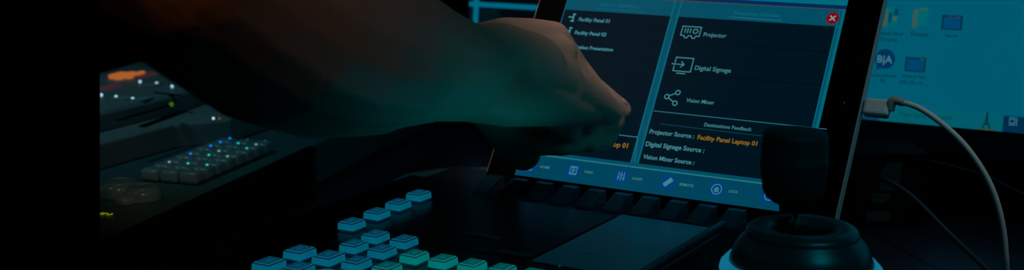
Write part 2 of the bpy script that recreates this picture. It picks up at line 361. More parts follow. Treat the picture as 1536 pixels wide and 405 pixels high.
# ================================================================= MAIN CONSOLE (level, turned like the tablet)
CM = Matrix.Translation((TO.x, TO.y, 0)) @ Matrix.Rotation(math.atan2(-0.51433, 0.85759), 4, 'Z')
PZ = H0 - 0.2218                                    # console deck height
console = thing('switcher_console', 'low black video switcher console in front of the tablet, with lit key rows', 'console', CM @ Matrix.Translation((0, 0, DESK)))
def cpl(x): return x - DESK
bm = bmesh.new(); bm_box(bm, -0.085, 0.170, -0.42, -0.0062, 0.001, cpl(PZ), 0.003, 3); bm_box(bm, -0.085, 0.170, -0.0062, 0.055, 0.001, cpl(PZ)-0.0060, 0.001, 2)
from_bm('housing', bm, mat('console_black', (0.010, 0.012, 0.015), 0.32, bump=0.1, bscale=700), console)
box('display_glass', (-0.010, 0.098, -0.150, -0.036, cpl(PZ), cpl(PZ)+0.0006), mat('display_glass_black', (0.001, 0.001, 0.001), 0.3, spec=0.2), console)
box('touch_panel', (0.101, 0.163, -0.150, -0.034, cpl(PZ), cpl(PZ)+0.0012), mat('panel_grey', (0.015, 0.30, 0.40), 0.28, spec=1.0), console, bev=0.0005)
box('side_rail', (0.1645, 0.170, -0.42, -0.008, cpl(PZ), cpl(PZ)+0.004), mat('rail_blue_black', (0.012, 0.02, 0.035), 0.3), console, bev=0.001)
# ribbed ledge under the tablet
bm = bmesh.new()
for i in range(-1, 9):
    s0 = i*0.0200 + 0.004; s1 = s0 + 0.0115
    h = cpl(PZ)
    pr = [(-0.030, h), (-0.030, h+0.0015), (-0.012, h+0.0080), (-0.0065, h+0.0080), (-0.0065, h)]
    a = [bm.verts.new((s0-0.002*0, y, z)) for y, z in pr]; b = [bm.verts.new((s1, y, z)) for y, z in pr]
    bm.faces.new(a); bm.faces.new(b[::-1])
    for k in range(5): bm.faces.new((a[k], b[k], b[(k+1) % 5], a[(k+1) % 5]))
bmesh.ops.recalc_face_normals(bm, faces=bm.faces)
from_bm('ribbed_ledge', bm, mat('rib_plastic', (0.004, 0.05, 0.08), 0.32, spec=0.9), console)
st_ = bmesh.new(); zb = H0-0.2276-DESK
for sa, sb in ((0.075, 0.079), (0.125, 0.129)):
    pr = [(0.005, zb), (0.052, zb), (0.052, H0-0.2266+0.8395*((0.052-0.0035)/0.543)-DESK), ]
    a = [st_.verts.new((sa, y, z)) for y, z in pr]; b = [st_.verts.new((sb, y, z)) for y, z in pr]
    st_.faces.new(a); st_.faces.new(b[::-1])
    for k in range(3): st_.faces.new((a[k], b[k], b[(k+1) % 3], a[(k+1) % 3]))
bm_box(st_, 0.079, 0.125, 0.046, 0.050, zb, H0-0.165-DESK)
bmesh.ops.recalc_face_normals(st_, faces=st_.faces)
stand = from_bm('tablet_stand', st_, matte); stand.matrix_world = CM @ Matrix.Translation((0, 0, DESK))
tag(stand, 'black wedge stand propping up the tablet from behind', 'stand')
# small legends on the deck
def deckframe(s, t, h=0.0): return Matrix.Translation((s, t, cpl(PZ)+h))
def console_part(o, M): o.parent = console; o.matrix_local = M; return o
gd = mat('legend_paint', (0.45, 0.48, 0.47), 0.6)
ls = box('legend_strip', (0.036, 0.062, -0.124, -0.119, cpl(PZ)+0.0006, cpl(PZ)+0.0014), mat('legend_strip_grey', (0.03, 0.07, 0.07), 0.5), console)
ls = box('legend_strip', (0.075, 0.096, -0.146, -0.141, cpl(PZ)+0.0006, cpl(PZ)+0.0014), MATS['legend_strip_grey'], console)
bm = bmesh.new()
vs = [(0.1170, -0.1205), (0.1215, -0.1205), (0.1192, -0.1160)]
bm.faces.new([bm.verts.new((x, y, cpl(PZ)+0.0014)) for x, y in vs])
from_bm('triangle_mark', bm, gd, console)
def decktext(s, x0, x1, y, m=gd, bold=0.02):
    t = text('legend', s, x0, x1, 0, m, console, 0, bold); t.location = (0, y, cpl(PZ)+0.0014); return t
decktext('CAMERA', 0.1225, 0.1335, -0.1190); decktext('MENU', 0.1225, 0.1330, -0.1225); decktext('REMOTE CONTROL', 0.1150, 0.1330, -0.1262)
decktext('SELECT', 0.1440, 0.1520, -0.1235)

# lit keys ----------------------------------------------------------
def key_mats(n, top, side, rim, line):
    return [glow(n+'_side', side, rough=0.3, spec=0.3, var=0.12), glow(n+'_top', top, rough=0.3, spec=0.3, var=0.15), glow(n+'_rim', rim, rough=0.2), glow(n+'_line', line, rough=0.2)]
blue = key_mats('blue', (4, 72, 98), (0, 88, 110), (24, 88, 112), (0, 22, 48))
teal = key_mats('teal', (0, 88, 88), (0, 108, 106), (30, 112, 112), (0, 40, 48))
def make_key(name, label, ms, group, w=0.0116, d=0.0137, h=0.0058):
    t = thing(name, label, 'button', Matrix.Identity(4), group)
    bm = bmesh.new()
    x, y = w/2, d/2
    def ring(ix, z): return [bm.verts.new(p) for p in ((-x+ix, -y+ix, z), (x-ix, -y+ix, z), (x-ix, y-ix, z), (-x+ix, y-ix, z))]
    R = [ring(0.0004, 0), ring(0, h*0.17), ring(0.0003, h*0.86), ring(0.0007, h*0.95), ring(0.0012, h), ring(0.0018, h*0.985)]
    mi = [3, 0, 3, 2, 1]
    for k in range(5):
        for i in range(4):
            f = bm.faces.new((R[k][i], R[k][(i+1) % 4], R[k+1][(i+1) % 4], R[k+1][i])); f.material_index = mi[k]
    f = bm.faces.new(R[-1]); f.material_index = 1
    # dark seam under the rim
    from_bm('cap', bm, ms, t)
    bm = bmesh.new(); z = h*0.985+0.00015
    for rr, wd, mmi in ((0.0036, 0.00035, 0), (0.0020, 0.0003, 0)):
        for (a, b) in (((-rr, -rr), (rr, -rr)), ((rr, -rr), (rr, rr)), ((rr, rr), (-rr, rr)), ((-rr, rr), (-rr, -rr))):
            A = Vector((a[0], a[1]*1.2, z)); B = Vector((b[0], b[1]*1.2, z)); dd = (B-A).normalized(); s = Vector((-dd.y, dd.x, 0))*wd
            bm.faces.new([bm.verts.new(p) for p in (A-s-dd*wd, B-s+dd*wd, B+s+dd*wd, A+s-dd*wd)])
    from_bm('inner_outline', bm, ms[3], t)
    return t
def copy_tree(o, M, label, group=None):
    c = o.copy(); COL.objects.link(c); c.matrix_world = M; c['label'] = label
    if group: c['group'] = group
    for ch in o.children:
        k = ch.copy(); COL.objects.link(k); k.parent = c; k.matrix_parent_inverse = Matrix.Identity(4)
    return c
def key_at(s, t): return CM @ Matrix.Translation((s, t, PZ + 0.0002))
bl = [(-35, -68, 'blue lit key nearest the finger, at the far end of the row of four'), (-32.5, -95, 'second blue lit key from the far end of the upper row of four'), (-30.5, -121, 'third blue lit key from the far end of the upper row of four'), (-29, -149, 'blue lit key at the near end of the upper row of four'),
      (0.5, -164, 'blue lit key just right of the near end of the row of four'), (2, -187, 'blue lit key below and left of the key with a key directly behind it'), (21.5, -164, 'blue lit key at the right end, cut off by the dark strip'), (22.5, -187, 'blue lit key just left of the first teal keys, second from the far end'),
      (24, -213, 'blue lit key third from the far end of the column beside the teal keys'), (-17, -213, 'blue lit key standing farthest back in the left block'), (4, -213, 'blue lit key between the left block and the column beside the teal keys'), (-16.5, -240, 'leftmost blue lit key in view, cut by the bottom edge'), (3.5, -239, 'blue lit key at the bottom edge, right of the leftmost one')]
proto = None
for s, t, lb in bl:
    M = key_at(s/1000, t/1000)
    if t < -205 and s < 10: M = M @ Matrix.Diagonal((1.1, 1.1, 1.0, 1.0))
    if proto is None: proto = make_key('lit_key', lb, blue, 'blue lit keys of the switcher console'); proto.matrix_world = M
    else: copy_tree(proto, M, lb)
# the cut key has a slimmer cap
tl = [(45, -213, 'teal lit key at the bottom edge, in front of the leftmost full teal key'), (44.5, -186, 'leftmost fully visible teal lit key'), (63.5, -185, 'second teal lit key from the left in the long row'), (82.3, -184, 'third teal lit key from the left in the long row'), (101, -183, 'fourth teal lit key from the left, mostly below the bottom edge'), (119.6, -182, 'rightmost teal lit key, only its top edge in view')]
proto2 = None
for s, t, lb in tl:
    M = key_at(s/1000, t/1000)
    if proto2 is None: proto2 = make_key('lit_key', lb, teal, 'teal lit keys of the switcher console'); proto2.matrix_world = M
    else: copy_tree(proto2, M, lb)
# round dial whose top just enters the frame
dial = lathe('dial', [(0, 0.0055), (0.0052, 0.0055), (0.0060, 0.0048), (0.0064, 0.0)], blue[3], None, n=32)
dial.matrix_world = key_at(0.0245, -0.241); tag(dial, 'small round blue-rimmed dial at the bottom edge among the blue keys', 'knob')
rg = lathe('lit_rim', [(0.0052, 0.0056), (0.0052, 0.0061), (0.0060, 0.0058), (0.0062, 0.0046)], blue[2], dial, n=32)

# ================================================================= JOYSTICK CONTROLLER
JP = hz(1194, 347, -0.186); JX, JY = JP.x, JP.y
JB = H0 - 0.2305
JX += 0.0033
joy = thing('joystick_controller', 'black camera joystick with a fat knob over a round base with a lit cyan ring', 'joystick', Matrix.Translation((JX, JY, DESK)))
def jz(z): return (H0 + z) - DESK
bm = bmesh.new(); bm_box(bm, -0.075, 0.13, -0.19, 0.085, 0.001, jz(-0.2305), 0.006, 3)
bmesh.ops.rotate(bm, verts=bm.verts, matrix=Matrix.Rotation(-0.54, 3, 'Z')); from_bm('housing', bm, mat('controller_black', (0.012, 0.014, 0.018), 0.4), joy)
jplast = mat('joystick_plastic', (0.03, 0.06, 0.075), 0.33, spec=0.8)
lathe('flange', [(0.0535, jz(-0.2305)), (0.0530, jz(-0.2260)), (0.0500, jz(-0.2205)), (0.0450, jz(-0.2160)), (0.0435, jz(-0.2130)), (0.0430, jz(-0.2085)), (0.0422, jz(-0.2070))], jplast, joy)
lathe('light_ring', [(0.0424, jz(-0.2078)), (0.0416, jz(-0.2045)), (0.0388, jz(-0.2015)), (0.0372, jz(-0.2025))], glow('ring_cyan', (14, 108, 138), 1.0, var=0.05), joy)
lathe('cone', [(0.0374, jz(-0.206)), (0.0370, jz(-0.2010)), (0.0352, jz(-0.1965)), (0.0345, jz(-0.1945)), (0.0325, jz(-0.1915)), (0.0300, jz(-0.1888)), (0.0287, jz(-0.1872))], jplast, joy)
lathe('collar', [(0.0290, jz(-0.1883)), (0.0290, jz(-0.1858)), (0.0275, jz(-0.1840)), (0.0254, jz(-0.1833)), (0.0179, jz(-0.1833)), (0.0163, jz(-0.1848)), (0.0157, jz(-0.1898))], jplast, joy)
lathe('boot', [(0.0160, jz(-0.1893)), (0.0132, jz(-0.1873)), (0.0117, jz(-0.1883)), (0.0097, jz(-0.1858)), (0.0082, jz(-0.1868)), (0.0056, jz(-0.1843)), (0.0029, jz(-0.1838)), (0, jz(-0.186))], matte, joy)
kc = hz(1191, 196, -0.1335)
kx, ky = 0.0, 0.004
lathe('shaft', [(0.0019, jz(-0.188)), (0.0019, jz(-0.17)), (0, jz(-0.17))], metal, joy, n=20, center=(-0.0038, 0.0))
kn = lathe('knob', [(0, jz(-0.1735)), (0.0060, jz(-0.1735)), (0.0066, jz(-0.1752)), (0.0070, jz(-0.1712)), (0.0100, jz(-0.1702)), (0.0138, jz(-0.1672)), (0.0155, jz(-0.1642)), (0.0162, jz(-0.1592)), (0.0172, jz(-0.1522)), (0.0173, jz(-0.1482)), (0.0173, jz(-0.1480)), (0.0171, jz(-0.1477)), (0.0170, jz(-0.1412)), (0.0164, jz(-0.1352)), (0.0160, jz(-0.1337)), (0.0150, jz(-0.1330)), (0, jz(-0.1326))], rubber, joy, n=72, center=(-0.0058, 0.0))
lathe('screw', [(0, jz(-0.1852)), (0.0011, jz(-0.1852)), (0.0013, jz(-0.1856))], metal, joy, n=16, center=(-0.0205, -0.004))

# ================================================================= MONITORS
mu = Vector((0.879, -0.477, 0)); tilt = math.radians(10)
def mon_v(tl): return Vector((0.477*math.sin(tl), 0.879*math.sin(tl), math.cos(tl)))
def monitor(label, origin, W, Hm, bez, ground):
    v = mon_v(tilt); M = frame(origin, mu, v); t = thing('monitor', label, 'monitor', M)
    bm = bmesh.new(); bm_box(bm, -0.012, W+0.012, -bez, Hm+0.012, -0.030, -0.0012, 0.003, 2); from_bm('casing', bm, mat('monitor_black', (0.006, 0.008, 0.016), 0.4), t)
    # frame lip round the picture
    bm = bmesh.new()
    for d in ((-0.012, 0, -bez, Hm+0.012), (W, W+0.012, -bez, Hm+0.012), (0, W, -bez, 0), (0, W, Hm, Hm+0.012)): bm_box(bm, d[0], d[1], d[2], d[3], -0.0012, 0.0006)
    from_bm('bezel', bm, mat('bezel_black', (0.006, 0.009, 0.02), 0.35), t)
    # stand in world axes
    c = M @ Vector((W/2, Hm*0.3, -0.030)); R = Matrix.Rotation(math.atan2(mu.y, mu.x), 4, 'Z')
    fm = Matrix.Translation((c.x, c.y, ground)) @ R; iv = M.inverted()
    bm = bmesh.new(); bm_box(bm, -0.11, 0.11, -0.05, 0.14, 0.0008, 0.012, 0.004); bmesh.ops.transform(bm, matrix=iv @ fm, verts=bm.verts); from_bm('foot', bm, matte, t)
    bm = bmesh.new(); bm_box(bm, -0.03, 0.03, 0.035, 0.06, 0.010, c.z-ground+0.03, 0.004); bm_box(bm, -0.03, 0.03, -0.006, 0.05, c.z-ground-0.02, c.z-ground+0.03, 0.002); bmesh.ops.transform(bm, matrix=iv @ fm, verts=bm.verts); from_bm('neck', bm, matte, t)
    return t, M
MO = at(1281, 177.5, 1.06); Mv = mon_v(tilt); Mn = mu.cross(Mv).normalized()
mon, MM = monitor('large monitor at the right showing a plain teal desktop with icons and a taskbar', MO, 0.52, 0.30, 0.020, DESK)
def muv(x, y):
    r = ray(x, y); t = (MO-EYE).dot(Mn)/r.dot(Mn); p = EYE + r*t - MO; return p.dot(mu), p.dot(Mv)
mscr = rect('screen', 0, 0.52, 0, 0.30, glow('desktop_teal', (0, 88, 111)), mon, layer=-8)
tbh = 0.0125
g_tb1 = glow('taskbar_search', (2, 90, 104)); g_tb2 = glow('taskbar_blue', (0, 60, 92)); g_tb3 = glow('taskbar_navy', (0, 42, 74)); g_mt = glow('desktop_text', (4, 52, 66)); g_mi = glow('taskbar_icon', (52, 118, 135))
def m2(name, fn, *a, **k):
    o = fn(name, *a, **k); return o
x0 = muv(1319, 170)[0]; x1 = muv(1504, 190)[0]
rect('taskbar', 0, x0, 0, tbh, g_tb2, mscr, 2)
rect('taskbar_search', x0, x1, 0, tbh, g_tb1, mscr, 2)
rect('taskbar', x1, 0.52, 0, tbh, g_tb3, mscr, 2)
cx, cy = muv(1309, 167)
k = 0.0020
bm = bmesh.new()
for i in (-1, 1):
    for j in (-1, 1):
        bm.faces.new([bm.verts.new(p) for p in ((cx+i*k*.6-k*.5, cy+j*k*.6-k*.5, .0002), (cx+i*k*.6+k*.5, cy+j*k*.6-k*.5, .0002), (cx+i*k*.6+k*.5, cy+j*k*.6+k*.5, .0002), (cx+i*k*.6-k*.5, cy+j*k*.6+k*.5, .0002))])
from_bm('start_icon', bm, g_mi, mscr)
cx, cy = muv(1336, 165)
strokes('search_icon', [circ(cx+.0006, cy+.0006, .0022, 14), [(cx-.0009, cy-.0009), (cx-.0030, cy-.0030)]], 0.0006, g_mt, mscr, 3)
def MT(name, s, pl, pr, m, bold=0.0, h=None):
    a = muv(*pl); b = muv(*pr); return text(name, s, a[0], b[0], (a[1]+b[1])/2, m, mscr, 4, bold, height=h)
MT('search_caption', 'Type here to search', (1348, 174), (1428, 180.5), g_mt)
# little tower drawn in the search box
a = muv(1479, 192); 
strokes('tower_picture', [[(a[0]-.0028, a[1]-.0002), (a[0]-.0008, a[1]+.004), (a[0], a[1]+.012)], [(a[0]+.0028, a[1]-.0002), (a[0]+.0008, a[1]+.004), (a[0], a[1]+.012)], [(a[0]-.0014, a[1]+.003), (a[0]+.0014, a[1]+.003)]], 0.0011, glow('tower_dark', (6, 46, 52)), mscr, 4)
rect('tower_ground', a[0]-.006, a[0]+.006, 0.0002, 0.0013, glow('tower_ground', (50, 70, 30)), mscr, 4)
cx, cy = muv(1519, 182)
strokes('task_view_icon', [box_pts(cx-.0022, cx+.0016, cy-.0015, cy+.0015), [(cx-.0026, cy+.0028), (cx+.0016, cy+.0028)], [(cx-.0026, cy-.0028), (cx+.0016, cy-.0028)], [(cx+.0030, cy-.003), (cx+.0030, cy+.003)]], 0.0006, g_mi, mscr, 4)
# desktop icons
def folder(px, py, doc):
    x, y = muv(px, py); w_, h_ = 0.0065, 0.0078
    rect('folder_back', x-w_, x-w_*.45, y-h_, y+h_*.85, glow('folder_amber', (54, 88, 84)), mscr, 3)
    rect('folder_front', x-w_*.45, x+w_*.7, y-h_*.8, y+h_, glow('folder_pale', (0, 98, 104)), mscr, 3)
    if doc:
        rect('folder_picture', x-w_*.3, x+.0002, y-h_*.6, y+h_*.5, glow('pic_navy', (0, 56, 90)), mscr, 5); rect('folder_picture', x+w_*.3, x+w_*.8, y+h_*.2, y+h_*.9, MATS['pic_navy'], mscr, 5)
        disc('folder_picture', x+w_*.5, y-h_*.1, 0.0012, glow('pic_amber', (90, 84, 40)), mscr, 6)
    else: rect('folder_tab', x-w_*.2, x+w_*.7, y+h_*.85, y+h_, MATS['folder_amber'], mscr, 5)
folder(1337, 26, True); folder(1382, 27, False)
MT('icon_caption', 'Laptop Panel', (1318, 51), (1354, 54), g_mt, 0.02); MT('icon_caption', 'Graphic', (1320, 61), (1346, 63), g_mt, 0.02)
MT('icon_caption', 'Signage', (1366, 53), (1392, 55.5), g_mt, 0.02)
def pic(px, py, w_, h_, dots):
    x, y = muv(px, py)
    rect('picture_frame', x-w_, x+w_, y-h_, y+h_, glow('pic_edge', (8, 48, 66)), mscr, 3); rect('picture_fill', x-w_*.82, x+w_*.82, y-h_*.8, y+h_*.72, glow('pic_blue', (0, 66, 108)), mscr, 4)
    for d in dots: disc('picture_dot', x+w_*d, y+h_*.78, 0.0006, glow('pic_dot', (60, 70, 70)), mscr, 6)
pic(1428, 34, 0.0079, 0.0058, (-.2, .3, .6)); pic(1373, 97, 0.0080, 0.0058, (.5, .7))
MT('icon_caption', 'Vector', (1417, 55), (1438, 57), g_mt, 0.02)
MT('icon_caption', 'General Tech', (1353, 115), (1389, 119), g_mt, 0.02); MT('icon_caption', '2021-05-15-...', (1349, 124), (1390, 129), g_mt, 0.02)
cx, cy = muv(1327.5, 88.5)
disc('speech_bubble', cx, cy, 0.0080, glow('bubble_blue', (0, 48, 86)), mscr, 3)
bm = bmesh.new(); bm.faces.new([bm.verts.new(p) for p in ((cx-.0062, cy-.0095, .0002), (cx-.002, cy-.0070, .0002), (cx-.0062, cy-.0030, .0002))]); from_bm('bubble_tail', bm, MATS['bubble_blue'], mscr)
text('bubble_letters', 'B|A', cx-.0060, cx+.0060, cy-.0030, glow('bubble_text', (60, 118, 136)), mscr, 5, 0.02)
MT('icon_caption', 'SupportAssist', (1305, 113), (1343, 117), g_mt, 0.02); MT('icon_caption', 'AI', (1319, 123), (1327, 124), g_mt, 0.02)

# second monitor behind the hand: tiles with bright cyan divider lines
FO = at(699, 115, 1.35); tilt = math.radians(6)
mon2, M2 = monitor('distant monitor behind the wrist showing dark tiles divided by bright cyan lines', FO, 0.42, 0.25, 0.02, DESK)
Mv2 = mon_v(tilt); Mn2 = mu.cross(Mv2).normalized()
def fuv(x, y):
    r = ray(x, y); t = (FO-EYE).dot(Mn2)/r.dot(Mn2); p = EYE + r*t - FO; return p.dot(mu), p.dot(Mv2)
scr2 = rect('screen', 0, 0.42, 0, 0.25, glow('tile_dark', (0, 8, 12)), mon2, layer=-8)
g_cy = glow('divider_cyan', (0, 100, 128)); yb = fuv(752, 8.5)[1]; xb = fuv(714, 20)[0]
rect('divider_bar', 0.0, 0.42, yb-.0024, yb+.0024, g_cy, scr2, 3)
rect('divider_bar', xb-.0029, xb+.0029, 0, 0.25, g_cy, scr2, 4)
rect('tile', xb+.2, xb+.205, 0, 0.25, g_cy, scr2, 4)
rect('tile', 0.001, xb-.0035, 0.001, yb-.003, glow('tile_teal', (0, 26, 34)), scr2, 2)
rect('tile', xb+.0035, xb+.028, 0.001, yb-.003, glow('tile_teal_dim', (0, 20, 26)), scr2, 2)

# ================================================================= LEFT EQUIPMENT
# black upright panel added to darken the left edge of the view
pe = at(150, 202, 0.72)
bm = bmesh.new(); bm_box(bm, -0.45, 0.0, -0.012, 0.012, 0.0, 0.62, 0.002)
pan = from_bm('blackout_panel', bm, mat('dead_black', (0.0006, 0.0006, 0.0008), 0.9, spec=0.0)); pan.matrix_world = Matrix.Translation((pe.x-0.0108, pe.y, DESK+0.0005)) @ Matrix.Rotation(0.0635, 4, 'Y') @ Matrix.Translation((0, 0, 0.001))
tag(pan, 'added black upright panel that blacks out the left edge of the view', 'panel')

E1 = Vector((-0.256, 0.787, 0)); aL = Vector((0.297, 0.955, 0)); bL = Vector((0.955, -0.297, 0))
LM = Matrix(((bL.x, aL.x, 0, E1.x), (bL.y, aL.y, 0, E1.y), (0, 0, 1, DESK), (0, 0, 0, 1)))     # local x = across (right), y = away
LZ = H0 - 0.228 - DESK
deck = thing('keyer_console', 'dark console at the left carrying grey keys and round caps, edge running away', 'console', LM)
bm = bmesh.new(); bm_box(bm, -0.20, 0.003, -0.04, 0.80, 0.001, LZ, 0.003, 2); from_bm('housing', bm, mat('deck_teal_black', (0.03, 0.11, 0.125), 0.45), deck)
box('front_rail', (0.0035, 0.010, -0.05, 0.285, 0.001, LZ+0.0015), matte, deck, bev=0.001)
# keypad: 3 across x 8 along, each key its own
def mkpadkey(i, j):
    lb = 'grey translucent key of the left keypad, row %s from its near end, %s' % (('first', 'second', 'third', 'fourth', 'fifth', 'sixth', 'seventh', 'eighth')[j], ('left column', 'middle column', 'right column')[i])
    return lb
led = {'b': glow('led_blue', (10, 90, 190), 2.2), 't': glow('led_teal', (20, 150, 150), 1.8), 'w': glow('led_pale', (90, 130, 125), 1.6), 'd': glow('led_dim', (28, 60, 62), 1.2)}
pat = {(0, 0): 'd', (1, 0): 'd', (2, 0): 'd', (0, 1): 'w', (1, 1): 't', (2, 1): 't', (0, 2): 'd', (1, 2): 'd', (2, 2): 'd', (0, 3): 'b', (1, 3): 't', (2, 3): 'w', (0, 4): 'd', (1, 4): 'w', (2, 4): 'd', (0, 5): 'b', (1, 5): 'd', (2, 5): 't', (0, 6): 'b', (1, 6): 't', (2, 6): 'w', (0, 7): 'b', (1, 7): 'd', (2, 7): 'd'}
bm = bmesh.new(); bm_box(bm, -0.0076, 0.0076, -0.0072, 0.0072, 0, 0.0095, 0.0028, 3); pk = bpy.data.meshes.new('pad_key'); bm.to_mesh(pk); bm.free(); pk.materials.append(keyplastic)
for p in pk.polygons: p.use_smooth = True
ledme = {}
for kk, mm in led.items():
    bm = bmesh.new(); bmesh.ops.create_uvsphere(bm, u_segments=10, v_segments=6, radius=0.0011); me = bpy.data.meshes.new('led'); bm.to_mesh(me); bm.free(); me.materials.append(mm); ledme[kk] = me
for j in range(8):
    for i in range(3):
        o = bpy.data.objects.new('keypad_key', pk); COL.objects.link(o)
        o.matrix_world = LM @ Matrix.Translation((-0.0545+i*0.0160, 0.146+j*0.0152, LZ+0.0003))
        tag(o, mkpadkey(i, j), 'button', 'grey keys of the left keypad')
        l = bpy.data.objects.new('led', ledme[pat[(i, j)]]); COL.objects.link(l); l.parent = o; l.location = (0.002, 0.003, 0.0095)
# round clear caps
for k, (px, py, r, lb) in enumerate(((178, 288, 0.0145, 'larger round clear cap at the left, beside the black panel'), (214, 294, 0.0130, 'round clear cap just right of the larger one'), (188, 300, 0.0075, 'small clear cap in front of the two large round caps'))):
    t = thing('round_cap', lb, 'knob', Matrix.Translation(hz(px, py+4, -0.2275)), 'round clear caps on the left console')
    s_ = r/0.0145
    lathe('dome', [(r, 0.0), (r, 0.004*s_), (r*.96, 0.0065*s_), (r*.85, 0.0085*s_), (r*.6, 0.0098*s_), (0, 0.0104*s_)], mat('clear_cap', (0.12, 0.28, 0.31), 0.16, noise=0.5, nscale=160), t, n=40)
    lathe('seam_ring', [(r*.70, 0.0095*s_), (r*.70, 0.0102*s_), (r*.76, 0.0100*s_), (r*.76, 0.0088*s_)], keyplastic, t, n=40)
# yellow-green status characters near the panel
yl = glow('status_yellow', (110, 120, 10), 1.0)
p = hz(156, 322, -0.2275); bm = bmesh.new()
for r_ in range(2):
    for c in range(6):
        if (c*3+r_) % 4 != 1: bm_box(bm, (c-3)*0.0018, (c-3)*0.0018+0.0011, r_*0.0022, r_*0.0022+0.0013, 0, 0.0004)
st = from_bm('status_lights', bm, yl, deck); st.matrix_local = LM.inverted() @ Matrix.Translation(p) @ Matrix.Rotation(-0.3, 4, 'Z')

# raised slate mixer behind the deck
SZ = H0 - 0.208 - DESK
mix = thing('vision_mixer', 'slate grey mixer with an amber lit display and rows of small lights, far left', 'mixer', LM)
Lc = lambda x, y, z: LM.inverted() @ hz(x, y, z)
c1 = Lc(150, 215, -0.208); c2 = Lc(262, 186, -0.208); c3 = Lc(345, 178, -0.208)
def slab(name, pts, z0, z1, m, parent, bev=0.003):
    bm = bmesh.new(); lo = [bm.verts.new((x, y, z0)) for x, y in pts]; hi = [bm.verts.new((x, y, z1)) for x, y in pts]; n = len(pts)
    f = bm.faces.new(hi); bm.faces.new(lo[::-1])
    for i in range(n): bm.faces.new((lo[i], lo[(i+1) % n], hi[(i+1) % n], hi[i]))
    bmesh.ops.recalc_face_normals(bm, faces=bm.faces)
    if bev: bmesh.ops.bevel(bm, geom=list(f.edges), offset=bev, segments=3, profile=0.5, affect='EDGES')
    return from_bm(name, bm, m, parent)
d1 = c1 + (c1-c2)*1.6
slab('lower_deck', [(d1.x, d1.y), (c1.x, c1.y), (c2.x, c2.y), (c3.x, c3.y), (c3.x+0.01, c3.y+0.32), (d1.x-0.1, d1.y+0.55)], LZ+0.0004, SZ, slate, mix)
UZ = H0 - 0.192 - DESK
e1 = Lc(120, 206, -0.208); e2 = Lc(277, 166, -0.208); e3 = Lc(272, 120, -0.208)
slab('upper_deck', [(e1.x-0.1, e1.y-0.03), (e1.x, e1.y), (e2.x, e2.y), (e2.x-0.02, e2.y+0.30), (e1.x-0.14, e1.y+0.45)], SZ, UZ, slate, mix, 0.006)
def mixbar(name, a, b, z, wd, h, m):
    A = Lc(*a, z); B = Lc(*b, z); d = (B-A).normalized(); n_ = Vector((-d.y, d.x, 0))*wd/2
    A = Vector((A.x, A.y, 0)); B = Vector((B.x, B.y, 0)); zt = (H0+z)-DESK
    bm = bmesh.new(); lo = [bm.verts.new(q+Vector((0, 0, zt))) for q in (A-n_, B-n_, B+n_, A+n_)]; hi = [bm.verts.new(q+Vector((0, 0, zt+h))) for q in (A-n_, B-n_, B+n_, A+n_)]
    bm.faces.new(lo[::-1]); bm.faces.new(hi)
    for i in range(4): bm.faces.new((lo[i], lo[(i+1) % 4], hi[(i+1) % 4], hi[i]))
    return from_bm(name, bm, m, mix)
mixbar('fader_slot', (177, 181), (256, 158), -0.192, 0.004, 0.0005, matte)
mixbar('fader_slot', (212, 190), (276, 167), -0.2075, 0.006, 0.0005, matte)
mixbar('panel_gap', (140, 97), (182, 97), -0.192, 0.008, 0.0005, matte)
mixbar('panel_gap', (232, 139), (272, 144), -0.192, 0.004, 0.0005, matte)
pd = Lc(186, 116, -0.192)
bm = bmesh.new()
for (dx, dy, w_, h_) in ((-.009, -.012, .008, .020), (-.001, -.016, .007, .028), (.0065, -.008, .005, .026)): bm_box(bm, pd.x+dx, pd.x+dx+w_, pd.y+dy, pd.y+dy+h_, UZ, UZ+0.004, 0.001)
from_bm('amber_display', bm, glow('amber', (168, 92, 42), 1.0), mix)
pd = Lc(216, 114, -0.192); box('dim_red_display', (pd.x-.007, pd.x+.007, pd.y-.014, pd.y+.014, UZ, UZ+0.002), glow('dim_red', (56, 34, 42)), mix, bev=0.0008)
pd = Lc(162, 133, -0.192); box('dim_red_display', (pd.x-.006, pd.x+.006, pd.y-.010, pd.y+.010, UZ, UZ+0.002), MATS['dim_red'], mix, bev=0.0008)
wl = glow('lamp_pale', (150, 190, 200), 1.3)
def lamp(px, py, m=wl, r=0.0014):
    q = Lc(px, py, -0.190); bm = bmesh.new(); bmesh.ops.create_uvsphere(bm, u_segments=10, v_segments=6, radius=r); bmesh.ops.translate(bm, verts=bm.verts, vec=(q.x, q.y, UZ+0.0012)); return from_bm('indicator_lamp', bm, m, mix)
for q in ((210, 121), (235, 123.5), (258, 128), (152, 141), (174, 143.5), (199, 146.5)): lamp(*q)
lamp(257, 155, glow('lamp_green', (60, 90, 10), 1.0), 0.002); lamp(320, 176, wl, 0.0012); lamp(329, 176, glow('lamp_red', (120, 60, 30)), 0.001)
for (px, py) in ((185, 148), (212, 149), (228, 128)):
    q = Lc(px, py, -0.192); box('grey_key', (q.x-.007, q.x+.007, q.y-.008, q.y+.008, UZ, UZ+0.0012), mat('key_slate', (0.28, 0.36, 0.38), 0.5), mix, bev=0.001)

